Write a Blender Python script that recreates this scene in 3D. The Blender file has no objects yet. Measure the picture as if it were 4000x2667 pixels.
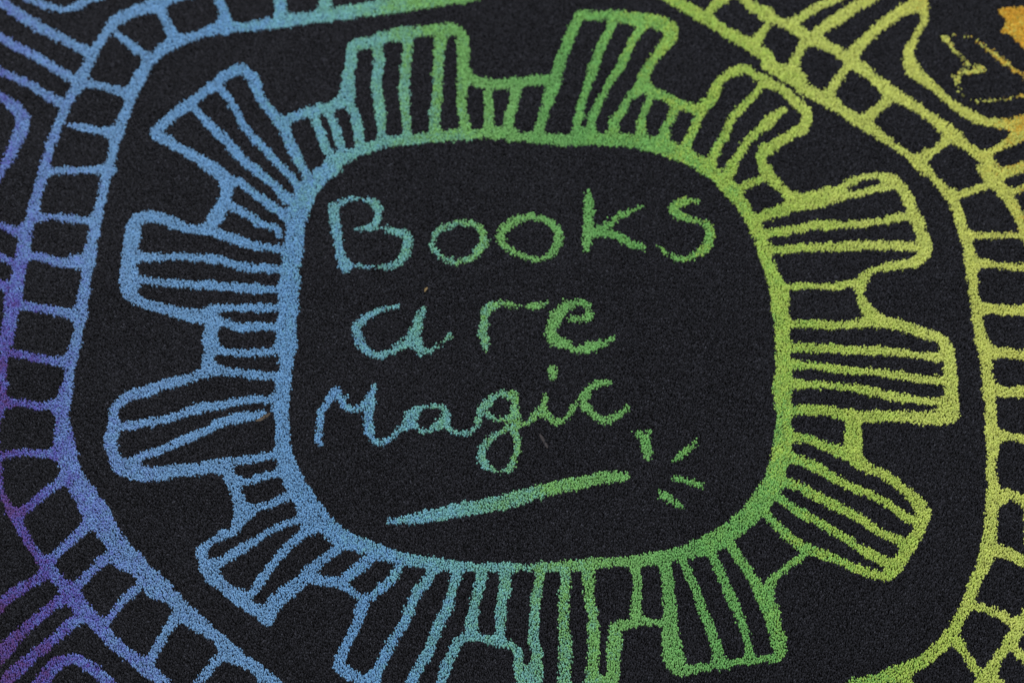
import bpy, math, random
import numpy as np
S = bpy.context.scene
COL = S.collection
R = math.radians

# ---------------------------------------------------------------- camera
TILT = R(18.0); DIST = 2.0; LENS = 60.0; SENS = 36.0
cam = bpy.data.cameras.new('camera'); co = bpy.data.objects.new('camera', cam); COL.objects.link(co)
cam.lens = LENS; cam.sensor_width = SENS; cam.clip_end = 100; cam.clip_start = 0.01
co.location = (0, -DIST*math.sin(TILT), DIST*math.cos(TILT)); co.rotation_euler = (TILT, 0, 0)
cam.dof.use_dof = True; cam.dof.focus_distance = 1.865; cam.dof.aperture_fstop = 2.6
S.camera = co
# ---------------------------------------------------------------- world, lamps, exposure
w = bpy.data.worlds.new('World'); S.world = w; w.use_nodes = True
w.node_tree.nodes['Background'].inputs[0].default_value = (0.92, 0.96, 1.0, 1)
w.node_tree.nodes['Background'].inputs[1].default_value = 0.42
def area(name, loc, size, power, colr, target=(0, 0, 0)):
    l = bpy.data.lights.new(name, 'AREA'); l.shape = 'RECTANGLE'; l.size, l.size_y = size
    l.energy = power; l.color = colr
    o = bpy.data.objects.new(name, l); COL.objects.link(o); o.location = loc
    d = np.array(target)-np.array(loc)
    from mathutils import Vector
    o.rotation_euler = Vector(d).to_track_quat('-Z', 'Y').to_euler()
    return o
area('soft_area_cool', (-1.2, 2.6, 2.6), (2.4, 1.8), 82, (0.94, 0.97, 1.0))  # unseen broad cool area lamp from the far left, soft general light
area('overhead_area_warm', (0.9, -0.9, 3.2), (1.4, 1.4), 34, (1.0, 0.96, 0.90))  # weaker warm area lamp added overhead, out of view
S.view_settings.view_transform = 'Standard'; S.view_settings.look = 'None'
S.view_settings.gamma = 1; S.view_settings.exposure = 0.0
S.view_settings.use_curve_mapping = False

# ---------------------------------------------------------------- photo pixel <-> carpet plane (z = 0)
FPX = LENS/SENS*4000.0
ct, st = math.cos(TILT), math.sin(TILT)
def plane_to_px(x, y, z=0.0):
    # vector from the camera, in camera axes
    vx = x; vy = y + DIST*st; vz = z - DIST*ct
    cx = vx; cy = vy*ct + vz*st; cz = -vy*st + vz*ct
    return 2000 + FPX*cx/(-cz), 1333.5 - FPX*cy/(-cz)
def px_to_plane(u, v):
    a = (u-2000)/FPX; b = (1333.5-v)/FPX
    dx = a; dy = b*ct + st; dz = b*st - ct
    t = DIST*ct/(-dz)
    return a*t, -DIST*st + dy*t

# ---------------------------------------------------------------- the drawn lines: key, tile, "x,y,width ..."
# (tile = a 1000 x 667 piece of the pattern, 2351 units wide)
TILES = {}
for i, n in enumerate('ABCD'): TILES[n] = (i*1000, 0)
for i, n in enumerate('EFGH'): TILES[n] = (i*1000, 667)
for i, n in enumerate('IJKL'): TILES[n] = (i*1000, 1334)
for i, n in enumerate('MNOP'): TILES[n] = (i*1000, 2000)
STROKES = '''
corner1 A 0,10,70 60,60,80 250,190,85 450,300,85 650,400,80 820,500,90
corner1 A 0,340,70 130,420,75 300,510,80 450,600,75 600,690,75 720,760,90
corner1 A 0,660,70 150,720,65 300,800,70 430,880,70 560,950,80
corner2 A 0,890,80 80,950,90 180,1040,120 215,1120,130 170,1250,110 110,1400,100 40,1540,70 0,1600,60
corner1 A 230,0,40 400,45,60 540,88,45 650,80,60 760,35,60 860,0,40
border A 1620,0,60 1500,35,100 1350,70,100 1180,130,100 1060,210,90 960,330,70 880,440,80 810,600,90 720,760,110 640,920,90 570,1060,75 500,1250,80 430,1440,80 410,1568,90
border A 2351,240,80 2200,255,80 2060,250,110 1900,300,80 1760,345,70 1620,380,110 1500,450,110 1370,570,110 1280,720,110 1200,870,110 1170,1000,90 1120,1130,90 1060,1250,110 1040,1400,80 1000,1568,90
border A 1420,50,90 1500,150,80 1560,280,90 1620,380,100
border A 2010,-5,90 2060,130,100 2060,250,130
border A 1040,280,40 1090,335,40 1170,390,60 1270,470,70 1360,530,70
border A 720,750,90 850,780,70 960,800,60 1040,830,70 1170,850,90
border A 630,1160,20 740,1170,60 880,1200,70 1000,1215,80 1060,1220,100
border A 410,1580,80 560,1570,60 700,1565,60 850,1560,60 1000,1550,80
stack1 A 2351,790,80 2300,700,90 2200,640,100 2040,720,90 1900,830,80 1750,950,90 1600,1060,90 1430,1230,90 1560,1310,80 1700,1390,80 1850,1480,90 1980,1550,90 2060,1630,100
stack1 A 1770,980,60 1850,1070,70 1950,1180,80 2080,1300,80 2170,1410,80 2280,1520,80 2351,1580,70
stack1 A 1980,800,50 2080,890,60 2170,1030,60 2250,1170,60 2340,1290,60
border B 0,245,90 220,205,110 450,170,100 650,145,100 900,110,120 1200,65,140 1500,20,140 1800,-20,130 2050,-50,110
border B 220,0,100 220,150,120
border B 630,0,105 630,150,110
stack1 B -10,740,70 30,880,80 110,1000,80 230,1130,110 300,1290,90 370,1430,90 440,1568,80 500,1640,80
stack1 B 0,1300,60 80,1370,60 180,1480,70 260,1568,60 350,1660,70 400,1750,80
stack1 B 0,1560,50 100,1650,70 200,1740,80 300,1840,90
short1 B 250,1110,80 400,1060,80 550,1010,90 700,980,90 830,900,110
short1 B 540,1080,70 580,1200,80 630,1340,80 680,1450,80
short1 B 670,1030,80 710,1130,70 750,1250,70 790,1370,80
stack2 B 960,1330,80 930,1180,90 900,1050,90 850,950,90 840,850,120 850,700,100 880,560,100 890,430,90 1050,390,90 1250,330,110 1450,300,100 1650,280,100 1850,285,90 1900,400,110 1900,600,100 1910,700,120 1890,900,80 1900,1050,80 1930,1200,80
stack2 B 1110,430,90 1130,560,100 1110,700,90 1110,850,90 1140,1000,90 1150,1150,80 1160,1280,80
stack2 B 1390,340,80 1390,500,90 1370,650,90 1360,800,90 1370,950,90 1380,1100,80 1390,1250,80
stack2 B 1700,330,110 1680,500,100 1670,700,90 1670,850,80 1650,1000,90 1640,1150,90 1640,1250,80
short2 B 1920,690,100 2050,760,90 2200,780,90 2351,770,90
short2 B 2130,860,70 2140,1000,80 2140,1200,70
short2 B 2390,850,80 2360,980,90 2320,1120,90 2310,1220,90
oval B 690,1540,160 760,1470,140 850,1430,100 1050,1360,90 1200,1310,80 1350,1290,90 1550,1270,90 1750,1250,100 1950,1240,90 2150,1235,80 2351,1230,90
short2 C 0,770,80 120,760,80 260,740,90 370,740,100
stack3 C 230,1240,80 280,1100,80 310,980,80 350,870,100 400,760,100 430,620,90 460,520,90 510,400,90 560,270,90 630,150,90 800,150,80 960,150,95 1150,180,110 1300,200,110 1430,250,130 1460,320,130 1420,400,110 1330,500,80 1270,600,80 1210,720,100 1180,810,110 1080,900,60 1000,1030,70 940,1120,90 930,1230,100
stack3 C 930,210,80 870,330,80 810,440,80 770,570,80 730,700,80 680,830,70 640,960,70 610,1080,70 590,1220,90
stack3 C 1200,250,90 1130,350,70 1060,480,80 1000,600,80 920,720,70 850,850,60 790,970,70 740,1090,80 720,1230,110
short3 C 1200,800,110 1330,860,80 1450,920,80 1570,980,80 1680,1010,90
stack4 C 1590,1390,100 1620,1290,80 1680,1180,70 1720,1060,80 1760,990,100 1850,880,90 1920,740,80 2030,670,80 2140,640,80 2260,710,70 2351,760,70
short3 C 1270,900,50 1230,1000,60 1190,1120,80 1190,1230,90
short3 C 1480,950,70 1480,1060,70 1420,1150,80 1400,1250,90
oval C 0,1250,70 250,1280,90 500,1290,95 800,1285,100 1050,1300,110 1200,1315,120 1300,1335,130 1500,1395,140 1650,1470,120 1780,1530,140
stack4 C 2300,760,60 2230,870,60 2110,990,70 2020,1110,70 1960,1230,70 1890,1350,70 1830,1480,80
stack4 C 2351,1130,90 2250,1220,70 2160,1300,70 2100,1400,70 2030,1500,80 1990,1568,80
border C 1430,-10,60 1600,70,95 1800,190,100 1950,290,90 2100,370,100 2250,460,110 2351,540,110
border C 1950,-10,80 1870,50,80 1800,130,80
border C 2130,-10,80 2200,60,90 2351,130,90
border C 2340,250,60 2280,330,70 2230,400,90
border D -10,140,100 100,200,70 250,270,90 400,370,100 550,430,80 700,520,100 800,590,120 950,700,90 1100,830,120 1250,920,100 1400,1010,80 1550,1120,90 1700,1240,110 1850,1360,90 1980,1460,110 2080,1560,120
border D 0,600,110 100,660,120 250,720,160 330,810,120 450,880,110 560,920,130 700,1030,90 850,1120,110 960,1190,95 1100,1300,60 1250,1400,60 1370,1490,90 1450,1550,90
border D 330,400,70 280,500,80 230,620,120
border D 720,640,60 640,740,80 560,880,90
border D 1120,900,80 1000,1010,80 900,1090,90
border D 1640,1290,80 1530,1390,50 1450,1430,100 1400,1490,110
corner3 D 600,0,70 450,70,70 330,150,70 220,220,80
corner3 D 930,0,90 800,70,90 650,170,100 500,270,90 400,350,90
corner3 D 1380,30,130 1220,110,90 1050,230,100 900,360,90 780,500,110
corner4 D 1380,-20,130 1430,100,90 1430,200,60 1380,300,60 1330,400,60 1290,500,90 1320,620,120 1400,710,110 1550,830,70 1700,960,80 1850,1060,80 2000,1120,80 2150,1140,85 2351,1130,120
heart D 1595,325,18 1620,370,40 1700,450,35 1780,540,35 1850,605,45 1960,630,40
heart D 1620,360,40 1690,325,25 1780,330,20 1880,345,12 1930,390,30 2030,460,35 2120,540,48 2220,610,50 2351,710,35
heart D 1960,635,36 1870,670,40 1790,665,40 1750,720,46 1730,800,30 1780,870,30 1840,900,20 1900,925,14 2050,930,14 2150,920,20 2250,900,30 2351,880,25
heart D 1690,700,18 1750,740,30
stack4 D 0,770,80 120,820,70 230,920,80 340,1010,95 360,1080,90 320,1180,100 200,1250,90 60,1340,100 -40,1400,110 -60,1480,90 -20,1568,100
stack4 D 150,1010,50 80,1060,70 0,1130,90
corner4 D 2351,1200,150 2230,1290,80 2100,1370,60 1980,1440,80
corner4 D 2351,1510,50 2200,1568,60 2100,1610,80
border E 410,0,70 370,120,90 320,280,90 290,420,110 240,560,110 220,700,110 190,850,110 160,1000,120 130,1100,160 110,1250,140 80,1400,130 60,1560,110
border E 985,0,90 950,150,90 930,270,90 890,400,90 870,520,110 850,650,90 820,780,120 800,920,90 780,1050,90 760,1180,90 740,1330,110 720,1450,80 710,1568,80
border E 350,430,50 500,430,50 650,445,70 800,455,60 880,440,90
border E 250,790,70 400,800,70 550,850,80 700,840,110 800,830,130
border E 150,1240,70 350,1260,70 500,1290,70 650,1320,90 740,1330,100
corner5 E 0,510,60 100,550,70 210,590,90
corner5 E 0,790,50 80,830,60 150,850,80
corner5 E 0,1050,90 90,1070,110
stack12 E 1920,-20,80 2050,60,95 2090,130,110 2070,250,110 2000,400,130 1950,470,120 1900,530,100 1750,540,80 1600,490,90 1450,430,100 1330,425,100 1240,480,120 1215,600,140 1200,750,140 1180,900,150 1180,1050,170 1230,1170,100 1350,1230,80 1500,1270,90 1650,1310,110 1800,1340,120 1930,1360,140 1940,1450,130 1930,1568,130
short10 E 2090,110,100 2200,110,70 2300,190,60 2351,230,60
short10 E 2100,310,80 2200,370,60 2300,430,60 2351,480,50
stack12 E 1950,560,90 2080,610,80 2200,650,80 2351,700,60
stack12 E 1250,790,70 1400,800,70 1600,790,60 1800,800,60 1950,810,70 2100,840,80 2200,880,80 2351,910,60
stack12 E 1250,1000,70 1400,1020,60 1600,1040,60 1800,1050,70 2000,1060,70 2200,1080,80 2351,1090,80
stack12 E 1950,1280,90 2100,1265,60 2351,1260,60
short9 E 1950,1370,100 2060,1400,70 2200,1440,70 2351,1430,70
oval F 700,-30,120 600,40,140 510,140,160 460,240,165 420,320,180 375,440,180 360,560,165 345,700,175 325,850,170 310,950,180 305,1100,180 295,1220,180 290,1400,160 285,1568,150
short10 F 0,230,60 100,290,80 200,370,90 320,440,110
short10 F 0,460,50 100,510,60 190,530,60 210,590,60
stack12 F 0,690,50 120,710,60 270,725,60
stack12 F 0,890,60 120,900,70 260,920,60
stack12 F 0,1080,60 120,1090,60 230,1100,60
stack12 F 0,1260,60 120,1260,60 220,1260,60
short9 F 0,1440,70 120,1440,70 230,1440,70
letterB F 710,330,90 720,420,100 730,500,100 750,620,90 760,720,80 790,800,80 820,900,100
letterB F 770,310,60 850,260,50 920,255,40 1000,275,40 1060,280,70 1110,330,95 1120,400,80 1100,470,80 1050,520,65 980,535,45 920,540,25
letterB F 1120,530,20 1200,535,35 1260,560,60 1330,570,85 1390,620,80 1390,700,90 1360,780,90 1310,850,70 1220,880,50 1100,880,30 1000,885,35 920,870,35 850,860,50
lettero1 F 1615,690,55 1625,640,55 1665,570,60 1730,520,60 1820,490,60 1920,480,55 2010,500,60 2070,560,75 2090,640,80 2060,710,90 2010,780,70 1920,830,55 1830,840,50 1740,810,50 1660,750,55 1615,690,55
lettero2 G -110,610,95 -60,530,85 0,480,75 80,445,75 180,430,60 280,445,50 370,480,65 420,560,80 430,640,80 400,710,80 350,780,60 270,815,50 170,815,55 80,780,60 0,740,60 -70,690,70 -110,610,95
letterk G 695,205,60 705,330,100 700,450,90 695,550,85 690,650,85 690,720,65
letterk G 700,600,90 800,560,80 900,490,60 970,430,60 1080,380,50 1190,325,20
letterk G 830,570,70 930,590,60 1020,630,70 1100,670,80 1210,715,30
letters G 1700,290,40 1630,280,60 1550,290,70 1480,350,100 1520,400,90 1620,440,70 1730,470,60 1810,520,80 1820,600,100 1790,690,90 1720,760,80 1630,800,70 1530,810,60 1440,770,50 1380,720,40 1335,690,20
lettera1 F 1310,1250,50 1210,1260,40 1140,1280,50 1060,1320,60 980,1370,70 920,1440,75 940,1520,80 970,1600,80 1040,1665,75 1140,1700,65 1240,1660,65 1330,1610,85 1430,1560,110
lettera1 F 1530,1280,50 1500,1370,80 1470,1460,105 1440,1540,140 1470,1610,80 1500,1680,40
lettera1 F 1460,1600,90 1540,1650,60 1620,1645,50 1700,1600,40 1745,1550,40 1780,1520,70
letterr F 2120,1640,40 2110,1600,60 2100,1550,80 2080,1480,90 2095,1380,80 2105,1310,80 2160,1250,80 2260,1220,60 2351,1235,40 2450,1240,35 2530,1255,60 2610,1238,60 2665,1220,30
lettere G 540,1370,50 620,1360,45 705,1350,70 705,1270,60 650,1220,60 570,1215,60 480,1265,110 410,1340,125 370,1430,120 365,1500,110 410,1570,110 500,1600,85 560,1640,70 640,1640,75 740,1610,85 830,1580,75 930,1540,50
oval G 1780,-20,120 1860,30,110 1950,120,115 2050,230,125 2130,340,115 2210,470,125 2270,600,110 2310,720,100
oval H -60,680,100 -20,800,110 30,920,120 70,1030,140 105,1150,160 115,1300,150 130,1450,135 132,1568,120
short4 G 2030,-20,60 1990,50,80 1940,120,90
short4 G 2080,175,80 2180,120,60 2270,90,60 2351,40,60
stack4 H -20,0,100 40,80,100 120,160,80 200,230,90 280,280,110
stack5 H 150,360,90 280,300,140 450,265,150 600,220,150 650,190,100 780,95,60 900,65,50 1020,50,50 1120,70,90 1190,120,110 1250,190,90 1310,320,100 1360,430,100 1400,550,105 1430,650,125 1440,740,125 1380,830,95 1250,860,75 1100,880,60 950,920,50 880,980,70
stack5 H 660,230,90 800,215,80 950,180,60 1100,140,70
stack5 H -110,440,80 0,400,85 150,360,90
stack5 H -60,600,60 0,585,75 150,560,70 300,530,70 450,500,70 600,500,75 700,500,50 850,490,70 1000,470,60 1150,440,60 1300,430,70
stack5 H -20,740,60 200,720,70 400,705,70 650,700,80 900,690,80 1100,690,70 1350,700,70
short5 H 880,980,70 850,1060,90 850,1150,70 900,1260,110 960,1340,130
stack5 H 170,1080,60 350,1060,60 600,1070,60 750,1040,70 850,1040,80
stack6 H 190,1410,60 400,1410,70 600,1420,70 800,1410,70 950,1390,100 1100,1400,100 1250,1430,90 1450,1500,95 1600,1560,100 1640,1648,110 1670,1768,105 1680,1918,110
border H 1440,-10,60 1530,80,60 1620,180,80 1700,270,90 1750,400,90 1790,530,100 1830,660,90 1850,800,90 1870,950,90 1890,1100,80 1910,1250,90 1930,1400,90 1960,1568,90
border H 1960,-10,80 2060,80,110 2160,200,100 2250,320,100 2320,450,100 2370,570,90 2430,800,90 2460,1200,90 2470,1600,90 2470,2200,90 2450,2700,90 2400,3000,90 2390,3400,90
border H 1700,220,80 1780,210,60 1900,180,60 2050,120,60
border H 1830,590,90 1950,595,50 2100,600,45 2300,595,50 2400,595,50
border H 1880,840,100 1980,850,80 2150,880,60 2351,890,60 2430,890,60
border H 1930,1265,100 2050,1275,85 2200,1285,85 2351,1290,90 2450,1290,90
corner6 H 2060,60,100 2180,40,70 2351,-20,60
corner6 H 2200,210,80 2280,190,60 2351,150,50
border I 700,-20,80 680,60,90 655,160,110 635,300,85 615,430,110 590,530,130 560,630,140 575,740,120 585,850,160 590,970,200 625,1080,180 660,1200,180 710,1310,180 780,1420,200 860,1540,230
border I 50,0,110 35,150,80 25,300,60 30,450,70 20,560,80 0,700,30 -20,850,30 -15,1050,30 -5,1200,30 10,1350,40 40,1450,60 100,1568,80
border I 80,110,80 200,120,70 350,150,60 480,180,80 600,190,100
border I 40,560,90 200,570,60 350,590,60 450,590,90 540,600,120
border I -10,1045,60 100,1035,60 280,1020,60 400,1030,70 520,1030,90
border I 660,1230,130 540,1300,85 420,1390,80 300,1490,80 200,1568,90 150,1630,80
stack11 I 1930,0,110 1920,120,100 1900,250,120 1830,310,90 1650,360,90 1500,400,90 1350,450,90 1200,500,80 1100,570,80 1040,660,85 1045,750,85 1030,850,115 1015,950,110 1060,1080,130 1130,1150,160 1250,1205,150 1400,1220,130 1600,1190,110 1800,1170,110 1980,1150,110
short8 I 1980,1150,110 2070,1180,110 2130,1300,110 2180,1420,110 2240,1568,130
short9 I 1960,70,90 2100,100,60 2300,110,60 2470,95,60 2551,60,80
stack11 I 1930,260,100 2050,270,90 2200,290,60 2351,310,80 2531,320,60
stack11 I 1060,780,90 1200,770,70 1400,740,70 1600,690,70 1800,620,80 2000,590,70 2150,560,70 2351,530,65 2511,540,60
stack11 I 1230,1110,100 1330,1040,60 1500,990,70 1700,900,80 1870,830,70 2000,760,80 2150,710,80 2351,680,65 2430,655,40
short8 I 2000,1150,80 2040,1115,60 2150,1100,60 2300,1080,60 2351,1075,65 2471,1050,60 2551,1030,80
short8 I 2150,1290,90 2280,1285,60 2351,1260,65 2501,1225,60 2581,1190,80
stack10 I 2250,1575,90 2351,1535,65 2501,1490,70 2631,1430,80
oval J 290,0,185 272,200,125 252,400,132 228,600,145 243,800,130 252,950,150 275,1070,150 310,1180,170 355,1290,190 410,1400,200 470,1500,210 530,1590,200
letterM J 590,940,50 570,880,70 585,760,70 600,640,70 650,570,70 710,500,80 740,440,70 780,520,70 820,590,70 900,620,60 980,590,60 1040,540,70 1080,440,60 1090,400,30
letterM J 1075,460,60 1040,600,95 1030,700,80 1040,820,80 1070,905,70 1150,930,60 1220,910,50 1280,850,55 1340,790,55 1400,745,80
letterM J 830,495,34 832,497,34
lettera2 J 1410,735,100 1440,680,120 1520,610,50 1620,590,35 1700,600,40 1740,650,70 1730,720,100 1650,780,85 1580,820,50 1500,830,40
lettera2 J 1430,750,110 1480,800,40
lettera2 J 1730,740,80 1780,800,50 1850,840,40 1950,835,45 2010,790,50 2040,720,50
letterg J 2040,720,50 2070,640,85 2130,560,80 2200,500,60 2280,490,60 2351,520,50
letterg J 2110,660,70 2170,710,40 2250,720,40 2340,690,40
letterg K 20,480,60 20,600,80 25,720,100 30,820,80 40,920,55 50,1000,50 20,1080,50 -5,1150,60 -50,1190,50 -110,1200,22 -180,1175,50 -265,1110,80 -275,1040,75 -255,960,75 -200,900,60 -100,830,45 -10,780,60
letteri K 80,760,50 160,730,50 220,665,60 280,610,90 300,550,80 320,490,40
letteri K 290,640,90 340,700,60 410,750,60 480,710,50 540,650,70 590,590,60
letteri K 365,260,60 370,330,45
letteri K 410,280,34 380,270,50
letterc K 910,380,30 820,380,60 740,410,60 690,460,85 660,540,115 690,620,90 770,690,60 850,730,70 930,710,60 1000,660,60 1060,610,50
wand K -1130,1648,30 -950,1635,80 -750,1600,110 -550,1560,120 -250,1510,125 0,1455,130 200,1395,115 400,1345,110 600,1300,110 800,1255,110 950,1240,100 1040,1240,60
ray1 K 1140,790,18 1170,860,60 1220,930,95 1240,1000,90 1255,1080,55
ray1 K 1260,830,30 1220,890,60
ray2 K 1700,900,25 1670,950,50 1600,1000,50 1540,1050,55 1490,1090,35
ray3 K 1490,1265,60 1560,1265,55 1640,1290,60 1720,1310,60 1745,1345,25
ray4 K 1350,1390,60 1430,1430,70 1500,1480,70 1560,1515,40
oval L 132,0,120 132,150,130 140,300,160 128,450,160 140,600,150 148,750,140 140,900,165 130,1030,190 90,1150,160 55,1250,170 10,1350,180 -50,1440,190 -110,1520,190
stack6 L 1680,350,110 1680,500,130 1670,620,170 1600,690,140 1450,700,115 1250,690,90 1050,690,90 850,690,95 650,660,90 450,635,90 200,630,90
stack6 L 1650,640,150 1700,680,90
stack6 L 190,60,80 400,60,70 600,65,70 800,80,70 1000,85,80 1200,100,70 1400,130,60 1600,145,80
stack6 L 200,215,100 400,220,60 600,250,70 800,270,60 1000,285,60 1200,310,70 1400,345,70 1640,370,80
stack6 L 180,400,80 400,395,70 600,410,60 800,430,70 1000,470,80 1200,510,80 1400,540,60 1600,560,90
short6 L 780,700,130 785,850,150 775,1000,170 800,1080,120
stack7 L 800,1080,120 900,1150,90 1050,1220,90 1200,1320,90 1330,1430,100 1430,1568,130 1410,1660,100 1370,1768,110 1300,1885,110 1220,1990,110 1150,2080,140 1070,2158,85 950,2128,80 800,2078,80 650,2008,80 500,1955,90 350,1895,90 200,1800,90 80,1690,85 -10,1590,70 -100,1480,70
short6 L 220,870,60 400,910,70 550,970,80 700,1030,100
stack7 L 220,1060,80 350,1110,80 500,1190,80 650,1280,80 800,1350,70 950,1410,70 1100,1490,75 1200,1568,65 1300,1630,80 1400,1650,80
stack7 L 120,1280,90 280,1330,80 400,1400,80 550,1470,90 700,1550,80 850,1628,70 980,1718,80 1100,1778,60 1250,1850,80
stack7 L 50,1400,90 150,1470,60 250,1545,80 400,1628,80 550,1708,70 680,1788,70 800,1868,70 920,1948,80 1050,2008,90
border L 1970,0,110 2000,150,110 2010,300,100 2030,450,110 2040,600,100 2050,750,110 2060,900,120 2060,1050,90 2050,1200,90 2070,1320,100 2080,1430,140 2060,1568,90
border L 2040,90,130 2200,110,90 2351,130,80 2450,140,80
border L 2080,450,110 2200,470,90 2351,470,100 2450,470,100
border L 2090,860,120 2200,870,80 2351,890,80 2450,910,80
border L 2100,1420,160 2230,1410,100 2351,1470,80 2430,1500,80
border M 870,0,230 950,110,230 1010,200,200 1070,300,200 1130,400,235 1225,465,205 1300,530,165 1370,610,200 1440,690,220 1540,755,150 1640,850,130 1710,930,165 1780,990,155 1880,1070,120 1990,1150,110 2060,1230,140 2120,1300,155 2200,1350,125 2300,1400,105 2351,1430,110 2431,1510,120 2511,1568,110
border M 140,0,90 180,130,80 260,270,80 340,390,80 430,500,110 540,620,110 640,740,140 740,870,140 850,990,120 960,1110,110 1080,1230,110 1200,1330,120 1330,1420,130 1460,1530,110 1540,1600,100
border M 430,460,110 530,380,80 640,280,80 740,180,90 820,110,110
border M 690,700,90 780,610,80 870,520,70 960,430,90
border M 970,1010,80 1060,900,60 1150,800,70 1240,720,90
border M 1370,1370,90 1440,1250,90 1500,1140,80 1580,1030,90 1640,960,110
border M 1830,1568,80 1900,1470,85 1990,1370,90 2080,1290,110
corner7 M 430,560,110 300,640,90 180,710,100 60,800,100 0,870,90
corner7 M 600,780,110 450,890,90 300,1010,90 150,1150,110 40,1270,130 -10,1330,120
corner7 M 740,960,120 620,1050,90 480,1180,90 330,1300,90 180,1430,110 60,1540,120
corner7 M 380,1568,130 450,1460,120 560,1370,110 680,1350,90 800,1410,110 900,1480,100 1000,1568,100
stack10 M 2240,0,150 2150,160,80 2030,220,80 1920,290,70 1860,360,90 1860,450,100 1930,560,140 2050,680,100 2180,780,120 2300,870,110 2400,930,120 2450,970,100
stack10 M 1940,500,110 2080,430,80 2200,350,80 2340,270,70 2431,200,60 2551,140,60 2681,90,60 2801,50,90
stack10 M 2220,760,80 2310,740,70 2380,650,85 2451,540,80 2551,420,70 2651,310,80 2771,210,80 2871,130,120
oval N 510,-10,210 620,110,180 750,210,160 900,285,140 1050,330,130 1200,385,110 1400,435,110 1600,470,110 1800,495,100 2000,505,85 2200,508,75 2351,510,65
stack10 N 800,300,100 700,380,75 580,470,75 480,560,110 400,640,120 280,740,140 180,830,140 100,950,140 110,1000,80
short7 N 1080,410,100 960,500,90 870,570,90 800,620,90
short7 N 960,790,60 860,720,60 760,650,90 650,640,90 550,620,90
stack9 N 1310,500,80 1240,620,80 1140,710,80 1020,800,80 970,880,110 940,1000,80 880,1120,80 830,1220,80 780,1330,100 770,1410,110 860,1490,100 970,1540,90 1080,1540,110
stack9 N 1620,540,90 1560,640,90 1480,740,90 1420,870,90 1370,1000,90 1300,1120,80 1220,1240,90 1160,1370,90 1090,1490,100 1080,1568,110
stack9 N 1850,550,110 1810,700,90 1770,850,90 1720,960,90 1660,1070,90 1620,1180,90 1580,1300,90 1500,1420,90 1420,1568,90
short11 N 2080,550,90 2050,700,90 2010,850,90 1980,1000,100 1980,1110,110
short11 N 2290,540,110 2290,680,105 2260,820,90 2250,950,95 2240,1100,70 2230,1160,80
short11 N 1700,1568,95 1740,1430,90 1790,1320,80 1840,1220,85 1920,1150,80 1980,1140,90 2080,1160,70 2200,1180,80 2300,1210,85 2371,1250,70 2411,1300,70 2415,1400,85 2431,1500,100 2451,1568,110
oval O 2260,-40,180 2140,70,170 2020,170,180 1880,260,180 1700,335,160 1500,390,125 1250,435,110 1000,455,90 800,470,90 600,485,90 300,505,70 0,510,60
stack8 O 260,510,90 250,650,80 220,780,90 210,900,90 200,1050,90 200,1180,90 230,1300,90 210,1450,140 170,1568,200
stack8 O 490,520,90 490,650,90 470,800,90 480,950,90 480,1100,100 490,1250,115 480,1400,110 480,1568,110
stack8 O 700,500,110 710,650,90 710,800,100 740,950,90 750,1100,100 750,1250,105 740,1400,110 740,1568,140
stack8 O 760,1550,110 900,1560,110
short12 O 1390,1020,60 1280,1010,60 1180,1000,80 1060,1030,80 950,1060,100 940,1200,125 930,1350,120 930,1500,120 920,1568,100
short12 O 1130,490,80 1150,640,70 1140,780,85 1140,920,105
stack13 O 1400,470,110 1430,620,105 1440,750,110 1450,900,120 1450,1050,145 1460,1200,175 1480,1320,180 1530,1430,140 1620,1450,95 1750,1420,70 1900,1405,70 2050,1375,70 2200,1365,75 2351,1345,60 2431,1330,90 2461,1280,110 2451,1180,140 2411,1050,130 2381,900,120 2361,780,100 2381,650,85 2471,550,65 2601,450,60 2721,360,60
stack13 O 1560,440,70 1620,570,80 1680,700,80 1720,830,80 1780,960,80 1820,1080,80 1870,1200,85 1900,1330,100
stack13 O 1830,390,90 1900,530,80 1960,660,80 2020,800,90 2080,930,70 2130,1080,70 2170,1220,80 2180,1340,90
stack13 O 2020,320,90 2100,450,80 2180,570,90 2260,680,100 2300,800,120 2360,900,120
border P 2050,0,90 2050,120,115 2030,250,135 2010,380,130 1980,490,120 1910,620,95 1870,750,110 1830,850,110 1760,980,100 1700,1090,120 1620,1200,135 1520,1290,110 1400,1380,120 1250,1450,130 1100,1510,140 950,1560,130 750,1600,90
border P 2060,340,110 2200,380,95 2351,450,110 2430,480,100
border P 1870,850,90 1970,880,80 2100,930,80 2200,980,80 2300,1020,100
border P 2400,900,100 2351,1000,110 2290,1090,120 2220,1190,110 2130,1310,90 2060,1430,110 1990,1530,130 1950,1600,150
border P 1740,1200,100 1800,1290,70 1880,1400,70 1970,1500,90
corner8 P 2220,1210,100 2300,1290,80 2351,1350,70
corner9 P 2040,1480,80 2150,1600,80
border P 1250,1500,140 1300,1568,70
'''
def catmull(P, n):
    P = np.array(P, float); m = len(P)
    if m == 2:
        t = np.linspace(0, 1, n+1)[:, None]; return P[0]*(1-t)+P[1]*t
    Q = np.vstack([2*P[0]-P[1], P, 2*P[-1]-P[-2]]) if np.abs(P[0, :2]-P[-1, :2]).sum() > 1e-6 \
        else np.vstack([P[-2], P, P[1]])
    out = []
    for i in range(1, m):
        p0, p1, p2, p3 = Q[i-1], Q[i], Q[i+1], Q[i+2]
        for k in range(n):
            t = k/n
            out.append(0.5*((2*p1)+(-p0+p2)*t+(2*p0-5*p1+4*p2-p3)*t*t+(-p0+3*p1-3*p2+p3)*t**3))
    out.append(P[-1]); return np.array(out)
K = 1000.0/2351.0
strokes = []
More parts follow.
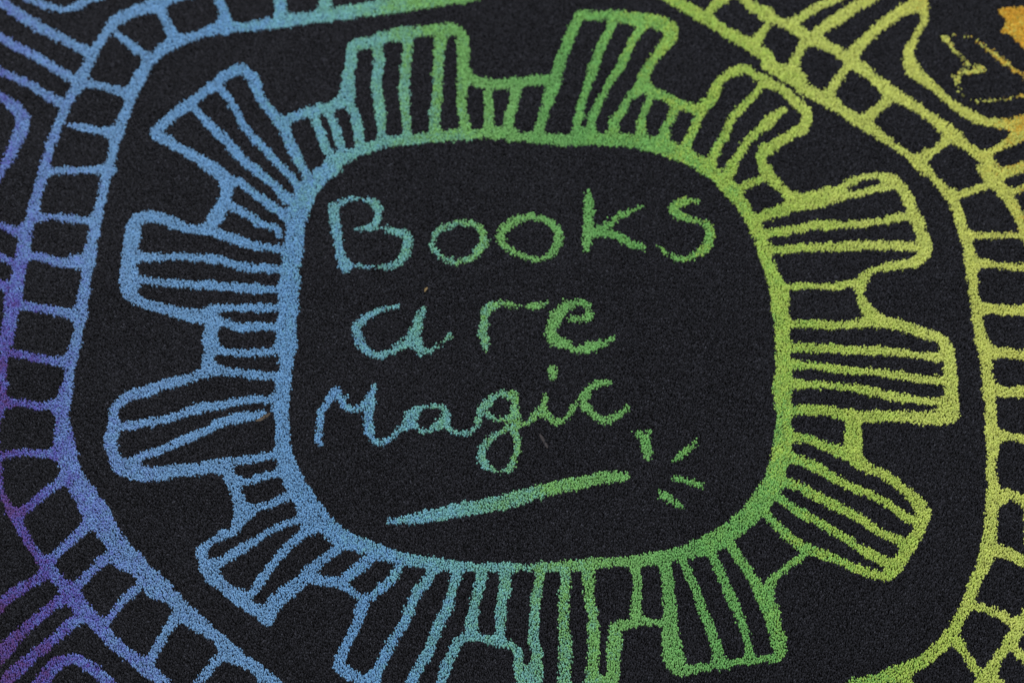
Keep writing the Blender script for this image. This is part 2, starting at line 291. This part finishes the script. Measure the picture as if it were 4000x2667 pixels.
for ln in STROKES.strip().splitlines():
    f = ln.split(); ox, oy = TILES[f[1]]
    P = []
    for q in f[2:]:
        a, b, c = q.split(','); P.append((ox+float(a)*K, oy+float(b)*K, max(float(c)*K*0.5, 3.5)))
    # let lines that leave the frame run on over the rest of the carpet
    for end in (0, -1):
        p = P[end]; q = P[1] if end == 0 else P[-2]
        if p[0] < 12 or p[0] > 3988 or p[1] < 12 or p[1] > 2655:
            d = np.array([p[0]-q[0], p[1]-q[1]]); d = d/(np.linalg.norm(d)+1e-6)*330
            out = max(-d[0] if p[0] < 12 else -999, d[0] if p[0] > 3988 else -999, -d[1] if p[1] < 12 else -999, d[1] if p[1] > 2655 else -999)
            if out < 90: continue
            e = (p[0]+d[0], p[1]+d[1], p[2])
            if end == 0: P.insert(0, e)
            else: P.append(e)
    strokes.append((f[0], catmull(P, 4)))
STAR = [(3900, 42), (3912, 34), (4010, 26), (4130, -20), (4200, 60), (4240, 160), (4120, 230), (4010, 200), (3990, 180),
        (3958, 150), (3945, 138), (3905, 128), (3922, 108), (3928, 90), (3925, 72), (3905, 55)]

KEYS = []
for k, _ in strokes:
    if k not in KEYS: KEYS.append(k)
KEYS.append('star')

# ---------------------------------------------------------------- the tufts of the pile
rng = np.random.default_rng(7)
SX, SY = 0.00155, 0.0019
X0, X1, Y0, Y1 = -0.80, 0.80, -0.50, 0.58
nx = int((X1-X0)/SX); ny = int((Y1-Y0)/SY)
gx, gy = np.meshgrid(np.arange(nx), np.arange(ny))
bx = X0 + (gx + 0.5*(gy % 2))*SX; by = Y0 + gy*SY
bx = bx.ravel() + rng.normal(0, .30*SX, nx*ny); by = by.ravel() + rng.normal(0, .30*SY, nx*ny)
N = len(bx)
def vnoise(x, y, sc, seed):      # smooth value noise, -1..1
    r = np.random.default_rng(seed); G = r.uniform(-1, 1, (257, 257))
    u = x/sc; v = y/sc; i = np.floor(u).astype(int); j = np.floor(v).astype(int)
    fu = u-i; fv = v-j; fu = fu*fu*(3-2*fu); fv = fv*fv*(3-2*fv)
    a = G[j % 256, i % 256]; b = G[j % 256, (i+1) % 256]; c = G[(j+1) % 256, i % 256]; d = G[(j+1) % 256, (i+1) % 256]
    return (a*(1-fu)+b*fu)*(1-fv)+(c*(1-fu)+d*fu)*fv
H = 0.0050 + rng.normal(0, 0.00040, N) + 0.0003*vnoise(bx, by, 0.02, 3)
lean_y = 0.0015 + 0.0007*vnoise(bx, by, 0.05, 4) + rng.normal(0, 0.0006, N)
lean_x = 0.0007*vnoise(bx, by, 0.04, 5) + rng.normal(0, 0.0005, N)
tx = bx+lean_x; ty = by+lean_y
pu, pv = plane_to_px(tx, ty - 0.0006, 0.0045)   # the tops of the tufts reach a little further up

BIG = 1e3
D = np.full(N, BIG); own = np.full(N, -1); best = np.full(N, BIG)
SM = 18.0
for key, pts in strokes:
    r = pts[:, 2].max()+30
    m = np.nonzero((pu > pts[:, 0].min()-r) & (pu < pts[:, 0].max()+r) & (pv > pts[:, 1].min()-r) & (pv < pts[:, 1].max()+r))[0]
    if not len(m): continue
    U = pu[m]; V = pv[m]; dd = np.full(len(m), BIG)
    for a, b in zip(pts[:-1], pts[1:]):
        lo = max(a[2], b[2])+30
        s = np.nonzero((U > min(a[0], b[0])-lo) & (U < max(a[0], b[0])+lo) & (V > min(a[1], b[1])-lo) & (V < max(a[1], b[1])+lo))[0]
        if not len(s): continue
        ex, ey = b[0]-a[0], b[1]-a[1]; L2 = ex*ex+ey*ey+1e-9
        t = np.clip(((U[s]-a[0])*ex+(V[s]-a[1])*ey)/L2, 0, 1)
        d = np.hypot(U[s]-a[0]-t*ex, V[s]-a[1]-t*ey)-(a[2]+t*(b[2]-a[2]))
        dd[s] = np.minimum(dd[s], d)
    ki = KEYS.index(key)
    if key == 'heart': dd = dd + 1.5
    nb = dd < best[m]; own[m[nb]] = ki; best[m] = np.minimum(best[m], dd)
    h = np.maximum(SM-np.abs(D[m]-dd), 0)/SM
    D[m] = np.minimum(D[m], dd)-h*h*SM*0.25
ins = np.zeros(N, bool)
for i in range(len(STAR)):
    x1, y1 = STAR[i]; x2, y2 = STAR[i-1]
    c = ((y1 > pv) != (y2 > pv)); ins ^= c & (pu < (x2-x1)*(pv-y1)/((y2-y1) if y2 != y1 else 1e-9)+x1)
edge = rng.normal(0, 2.8, N) + 3.6*vnoise(bx, by, 0.0055, 8) + 1.5*vnoise(bx, by, 0.02, 9)
thin = np.array([k.startswith(('letter', 'ray', 'heart')) for k in KEYS] + [False])[own]
hit = (D + edge*np.where(thin, 1.35, 1.0)) < np.where(thin, -1.0, 1.2)
own[~hit] = -1
own[ins & ~hit] = KEYS.index('star')

# ---------------------------------------------------------------- materials
def lin(c):
    c = np.array(c)/255.0
    return np.where(c < .04045, c/12.92, ((c+.055)/1.055)**2.4)
GAIN = 1.12
RAMP = [(-700, (92, 50, 96)), (-340, (96, 58, 112)), (-140, (100, 76, 146)), (-10, (93, 88, 172)), (130, (104, 122, 190)), (270, (112, 143, 197)), (480, (116, 156, 198)),
        (780, (116, 160, 200)), (1200, (110, 158, 201)), (1440, (118, 172, 188)), (1660, (118, 176, 170)), (1840, (120, 176, 145)),
        (2030, (126, 180, 104)), (2250, (122, 177, 104)), (2500, (110, 172, 96)), (2850, (132, 184, 96)), (3000, (160, 194, 90)),
        (3300, (180, 200, 96)), (3600, (197, 208, 110)), (4220, (203, 206, 104)), (4400, (214, 172, 56)), (4800, (220, 152, 44))]
U0, U1 = RAMP[0][0], RAMP[-1][0]
def base_mat(name):
    m = bpy.data.materials.new(name); m.use_nodes = True; nt = m.node_tree
    b = nt.nodes['Principled BSDF']; b.inputs['Roughness'].default_value = 0.95
    b.inputs['Specular IOR Level'].default_value = 0.12
    return m, nt, b
def math_node(nt, op, a, b=None):
    n = nt.nodes.new('ShaderNodeMath'); n.operation = op
    for i, v in enumerate((a, b)):
        if v is None: continue
        if isinstance(v, (int, float)): n.inputs[i].default_value = v
        else: nt.links.new(v, n.inputs[i])
    return n.outputs[0]
def dyed_material():
    m, nt, b = base_mat('rainbow_dyed_pile')
    tc = nt.nodes.new('ShaderNodeTexCoord'); sp = nt.nodes.new('ShaderNodeSeparateXYZ'); nt.links.new(tc.outputs['Object'], sp.inputs[0])
    hue = nt.nodes.new('ShaderNodeAttribute'); hue.attribute_name = 'yarn_hue'
    tone = nt.nodes.new('ShaderNodeAttribute'); tone.attribute_name = 'yarn_tone'
    nz = nt.nodes.new('ShaderNodeTexNoise'); nz.inputs['Scale'].default_value = 28; nz.inputs['Detail'].default_value = 3
    nt.links.new(tc.outputs['Object'], nz.inputs['Vector'])
    # carpet x, y (metres) -> dye coordinate
    u = math_node(nt, 'MULTIPLY', sp.outputs[0], 3333.0)
    v = math_node(nt, 'MULTIPLY', sp.outputs[1], 0.27*3150.0)
    u = math_node(nt, 'ADD', u, v); u = math_node(nt, 'ADD', u, 2000.0)
    n = math_node(nt, 'SUBTRACT', nz.outputs[0], 0.5); n = math_node(nt, 'MULTIPLY', n, 380.0)
    u = math_node(nt, 'ADD', u, n)
    h = math_node(nt, 'MULTIPLY', hue.outputs['Fac'], 95.0); u = math_node(nt, 'ADD', u, h)
    u = math_node(nt, 'SUBTRACT', u, float(U0)); u = math_node(nt, 'DIVIDE', u, float(U1-U0))
    cr = nt.nodes.new('ShaderNodeValToRGB'); nt.links.new(u, cr.inputs[0]); el = cr.color_ramp.elements
    while len(el) > 1: el.remove(el[0])
    el[0].position = 0; 
    for i, (p, c) in enumerate(RAMP):
        q = (p-U0)/(U1-U0); e = el[0] if i == 0 else el.new(q)
        e.position = q; l = lin(c)*GAIN; e.color = (*[float(z) for z in l], 1)
    mul = nt.nodes.new('ShaderNodeVectorMath'); mul.operation = 'SCALE'
    nt.links.new(cr.outputs[0], mul.inputs[0]); nt.links.new(tone.outputs['Fac'], mul.inputs['Scale'])
    nt.links.new(mul.outputs[0], b.inputs['Base Color'])
    b.inputs['Sheen Weight'].default_value = 0.1; b.inputs['Sheen Roughness'].default_value = 0.6
    return m
def dark_material():
    m, nt, b = base_mat('charcoal_pile')
    tone = nt.nodes.new('ShaderNodeAttribute'); tone.attribute_name = 'yarn_tone'
    mul = nt.nodes.new('ShaderNodeVectorMath'); mul.operation = 'SCALE'
    mul.inputs[0].default_value = (0.0200, 0.0205, 0.0262); nt.links.new(tone.outputs['Fac'], mul.inputs['Scale'])
    nt.links.new(mul.outputs[0], b.inputs['Base Color'])
    b.inputs['Sheen Weight'].default_value = 0.05
    return m
MD = dyed_material(); MK = dark_material()
def plain(name, c, rough=0.9, scale=60, amt=0.35):
    m, nt, b = base_mat(name); b.inputs['Roughness'].default_value = rough
    nz = nt.nodes.new('ShaderNodeTexNoise'); nz.inputs['Scale'].default_value = scale; nz.inputs['Detail'].default_value = 4
    cr = nt.nodes.new('ShaderNodeValToRGB'); nt.links.new(nz.outputs[0], cr.inputs[0])
    cr.color_ramp.elements[0].position = .3; cr.color_ramp.elements[1].position = .7
    cr.color_ramp.elements[0].color = (*[k*(1-amt) for k in c], 1); cr.color_ramp.elements[1].color = (*[k*(1+amt) for k in c], 1)
    nt.links.new(cr.outputs[0], b.inputs['Base Color'])
    return m

# ---------------------------------------------------------------- the carpet
root = bpy.data.objects.new('carpet', None); COL.objects.link(root)
root['label'] = 'black pile carpet printed with rainbow line drawings of books around the words Books are Magic'
root['category'] = 'carpet'
hue = rng.normal(0, 1, N)*0.75 + 0.9*vnoise(bx, by, 0.009, 21)
tone_c = np.clip(rng.normal(1.0, 0.12, N) + 0.09*vnoise(bx, by, 0.006, 22), .6, 1.5)
tone_k = np.clip(np.exp(rng.normal(-0.06, 0.42, N)) + 0.25*np.maximum(0, vnoise(bx, by, 0.0045, 23)), .3, 3.2)
rad = 0.00110*(1+rng.normal(0, .12, N)); rot = rng.uniform(0, 2*math.pi, N)
def tuft_mesh(name, idx, tone, material, parent, hue_arr=None):
    n = len(idx); ang = rot[idx][:, None] + np.arange(3)[None]*2*math.pi/3
    r = rad[idx][:, None]
    V = np.zeros((n, 6, 3), np.float32)
    V[:, :3, 0] = bx[idx][:, None] + np.cos(ang)*r*.9; V[:, :3, 1] = by[idx][:, None] + np.sin(ang)*r*.9; V[:, :3, 2] = 0.0004
    V[:, 3:, 0] = tx[idx][:, None] + np.cos(ang+.5)*r*.86; V[:, 3:, 1] = ty[idx][:, None] + np.sin(ang+.5)*r*1.25
    hz = H[idx][:, None] + rng.normal(0, .00022, (n, 3)); V[:, 3:, 2] = hz
    o = (np.arange(n)*6)[:, None]
    quads = np.array([[0, 1, 4, 3], [1, 2, 5, 4], [2, 0, 3, 5]]).ravel(); tri = np.array([3, 4, 5])
    loops = np.concatenate([o+quads[None], o+tri[None]], 1).ravel().astype(np.int32)
    me = bpy.data.meshes.new(name); me.vertices.add(n*6); me.vertices.foreach_set('co', V.ravel())
    me.loops.add(len(loops)); me.loops.foreach_set('vertex_index', loops)
    ls = (np.arange(n)*15)[:, None]+np.array([0, 4, 8, 12])[None]; lt = np.tile([4, 4, 4, 3], n)
    me.polygons.add(n*4); me.polygons.foreach_set('loop_start', ls.ravel().astype(np.int32))
    try: me.polygons.foreach_set('loop_total', lt.astype(np.int32))
    except Exception: pass
    me.polygons.foreach_set('use_smooth', np.ones(n*4, bool))
    a = me.attributes.new('yarn_tone', 'FLOAT', 'POINT'); a.data.foreach_set('value', np.repeat(tone[idx], 6).astype(np.float32))
    if hue_arr is not None:
        a = me.attributes.new('yarn_hue', 'FLOAT', 'POINT'); a.data.foreach_set('value', np.repeat(hue_arr[idx], 6).astype(np.float32))
    me.update(); me.materials.append(material)
    ob = bpy.data.objects.new(name, me); COL.objects.link(ob); ob.parent = parent
    return ob
def box(name, x0, x1, y0, y1, z0, z1, mat, parent=None):
    me = bpy.data.meshes.new(name)
    v = [(x, y, z) for z in (z0, z1) for y in (y0, y1) for x in (x0, x1)]
    me.from_pydata(v, [], [(0, 2, 3, 1), (4, 5, 7, 6), (0, 1, 5, 4), (1, 3, 7, 5), (3, 2, 6, 7), (2, 0, 4, 6)])
    me.materials.append(mat); o = bpy.data.objects.new(name, me); COL.objects.link(o); o.parent = parent
    return o
floor = box('floor', -3, 3, -3, 3, -0.10, -0.004, plain('floor_grey', (.10, .10, .11)))
floor['kind'] = 'structure'
box('backing', X0-.003, X1+.003, Y0-.003, Y1+.003, -0.004, 0.001, plain('backing_black', (.008, .008, .010), scale=200), root)
tuft_mesh('pile', np.nonzero(own < 0)[0], tone_k, MK, root)
NAME = {'oval': 'oval_frame', 'border': 'ladder_border', 'wand': 'wand_drawing', 'heart': 'heart_drawing', 'star': 'star_drawing',
        'stack': 'book_stack_drawing', 'short': 'short_book_drawing', 'corner': 'stripe_drawing', 'letter': 'letter', 'ray': 'spark_drawing'}
parts = {}
KORD = sorted(range(len(KEYS)), key=lambda i: 0 if KEYS[i] in ('oval', 'wand') else 1)
for i in KORD:
    key = KEYS[i]; idx = np.nonzero(own == i)[0]
    if not len(idx): continue
    nm = next(NAME[k] for k in NAME if key.startswith(k))
    par = root
    if nm in ('book_stack_drawing', 'short_book_drawing'): par = parts['oval_frame']
    if nm == 'spark_drawing': par = parts['wand_drawing']
    parts[nm] = tuft_mesh(nm, idx, tone_c, MD, par, hue)

# ---------------------------------------------------------------- bits lying on the pile
def fleck(name, pts_px, width, thick, mat, label, cat, zt=0.0052, seed=1):
    # a thin frayed flake following a few points, with real thickness
    r = random.Random(seed); P = [px_to_plane(*p) for p in pts_px]
    ring = 6; V = []; F = []
    n = len(P)
    for i, (x, y) in enumerate(P):
        j = min(i+1, n-1); k = max(i-1, 0); dx = P[j][0]-P[k][0]; dy = P[j][1]-P[k][1]; L = math.hypot(dx, dy); nxx, nyy = -dy/L, dx/L
        wv = width*(0.45 if i in (0, n-1) else 1)*r.uniform(.8, 1.15)
        for a in range(ring):
            t = 2*math.pi*a/ring; q = math.cos(t)*wv*.5
            V.append((x+nxx*q, y+nyy*q, zt+0.0007*math.sin(i*1.7)+math.sin(t)*thick*.5+r.uniform(-.0001, .0001)))
    for i in range(n-1):
        for a in range(ring):
            b = (a+1) % ring; F.append((i*ring+a, i*ring+b, (i+1)*ring+b, (i+1)*ring+a))
    F.append(tuple(range(ring))[::-1]); F.append(tuple((n-1)*ring+a for a in range(ring)))
    me = bpy.data.meshes.new(name); me.from_pydata(V, [], F); me.materials.append(mat)
    o = bpy.data.objects.new(name, me); COL.objects.link(o); o['label'] = label; o['category'] = cat
    return o
fleck('crumb', [(1660, 1146), (1663, 1138), (1667, 1132), (1672, 1127)], .0022, .0010, plain('tan_crumb', (.30, .21, .10), scale=400),
      'tiny tan crumb lying between the words Books and are', 'crumb', seed=3)
fleck('lint', [(2108, 1700), (2115, 1712), (2121, 1722), (2127, 1732), (2133, 1743), (2139, 1754)], .0034, .0009, plain('grey_lint', (.065, .058, .060), scale=500),
      'grey sliver of lint lying below the word Magic', 'lint', seed=5)
fleck('lint', [(1002, 1648), (1018, 1644), (1030, 1636), (1042, 1628), (1058, 1618)], .0040, .0010, plain('brown_lint', (.12, .095, .07), scale=500),
      'brownish wisp of lint beside the blue left rim of the oval frame', 'lint', seed=9)
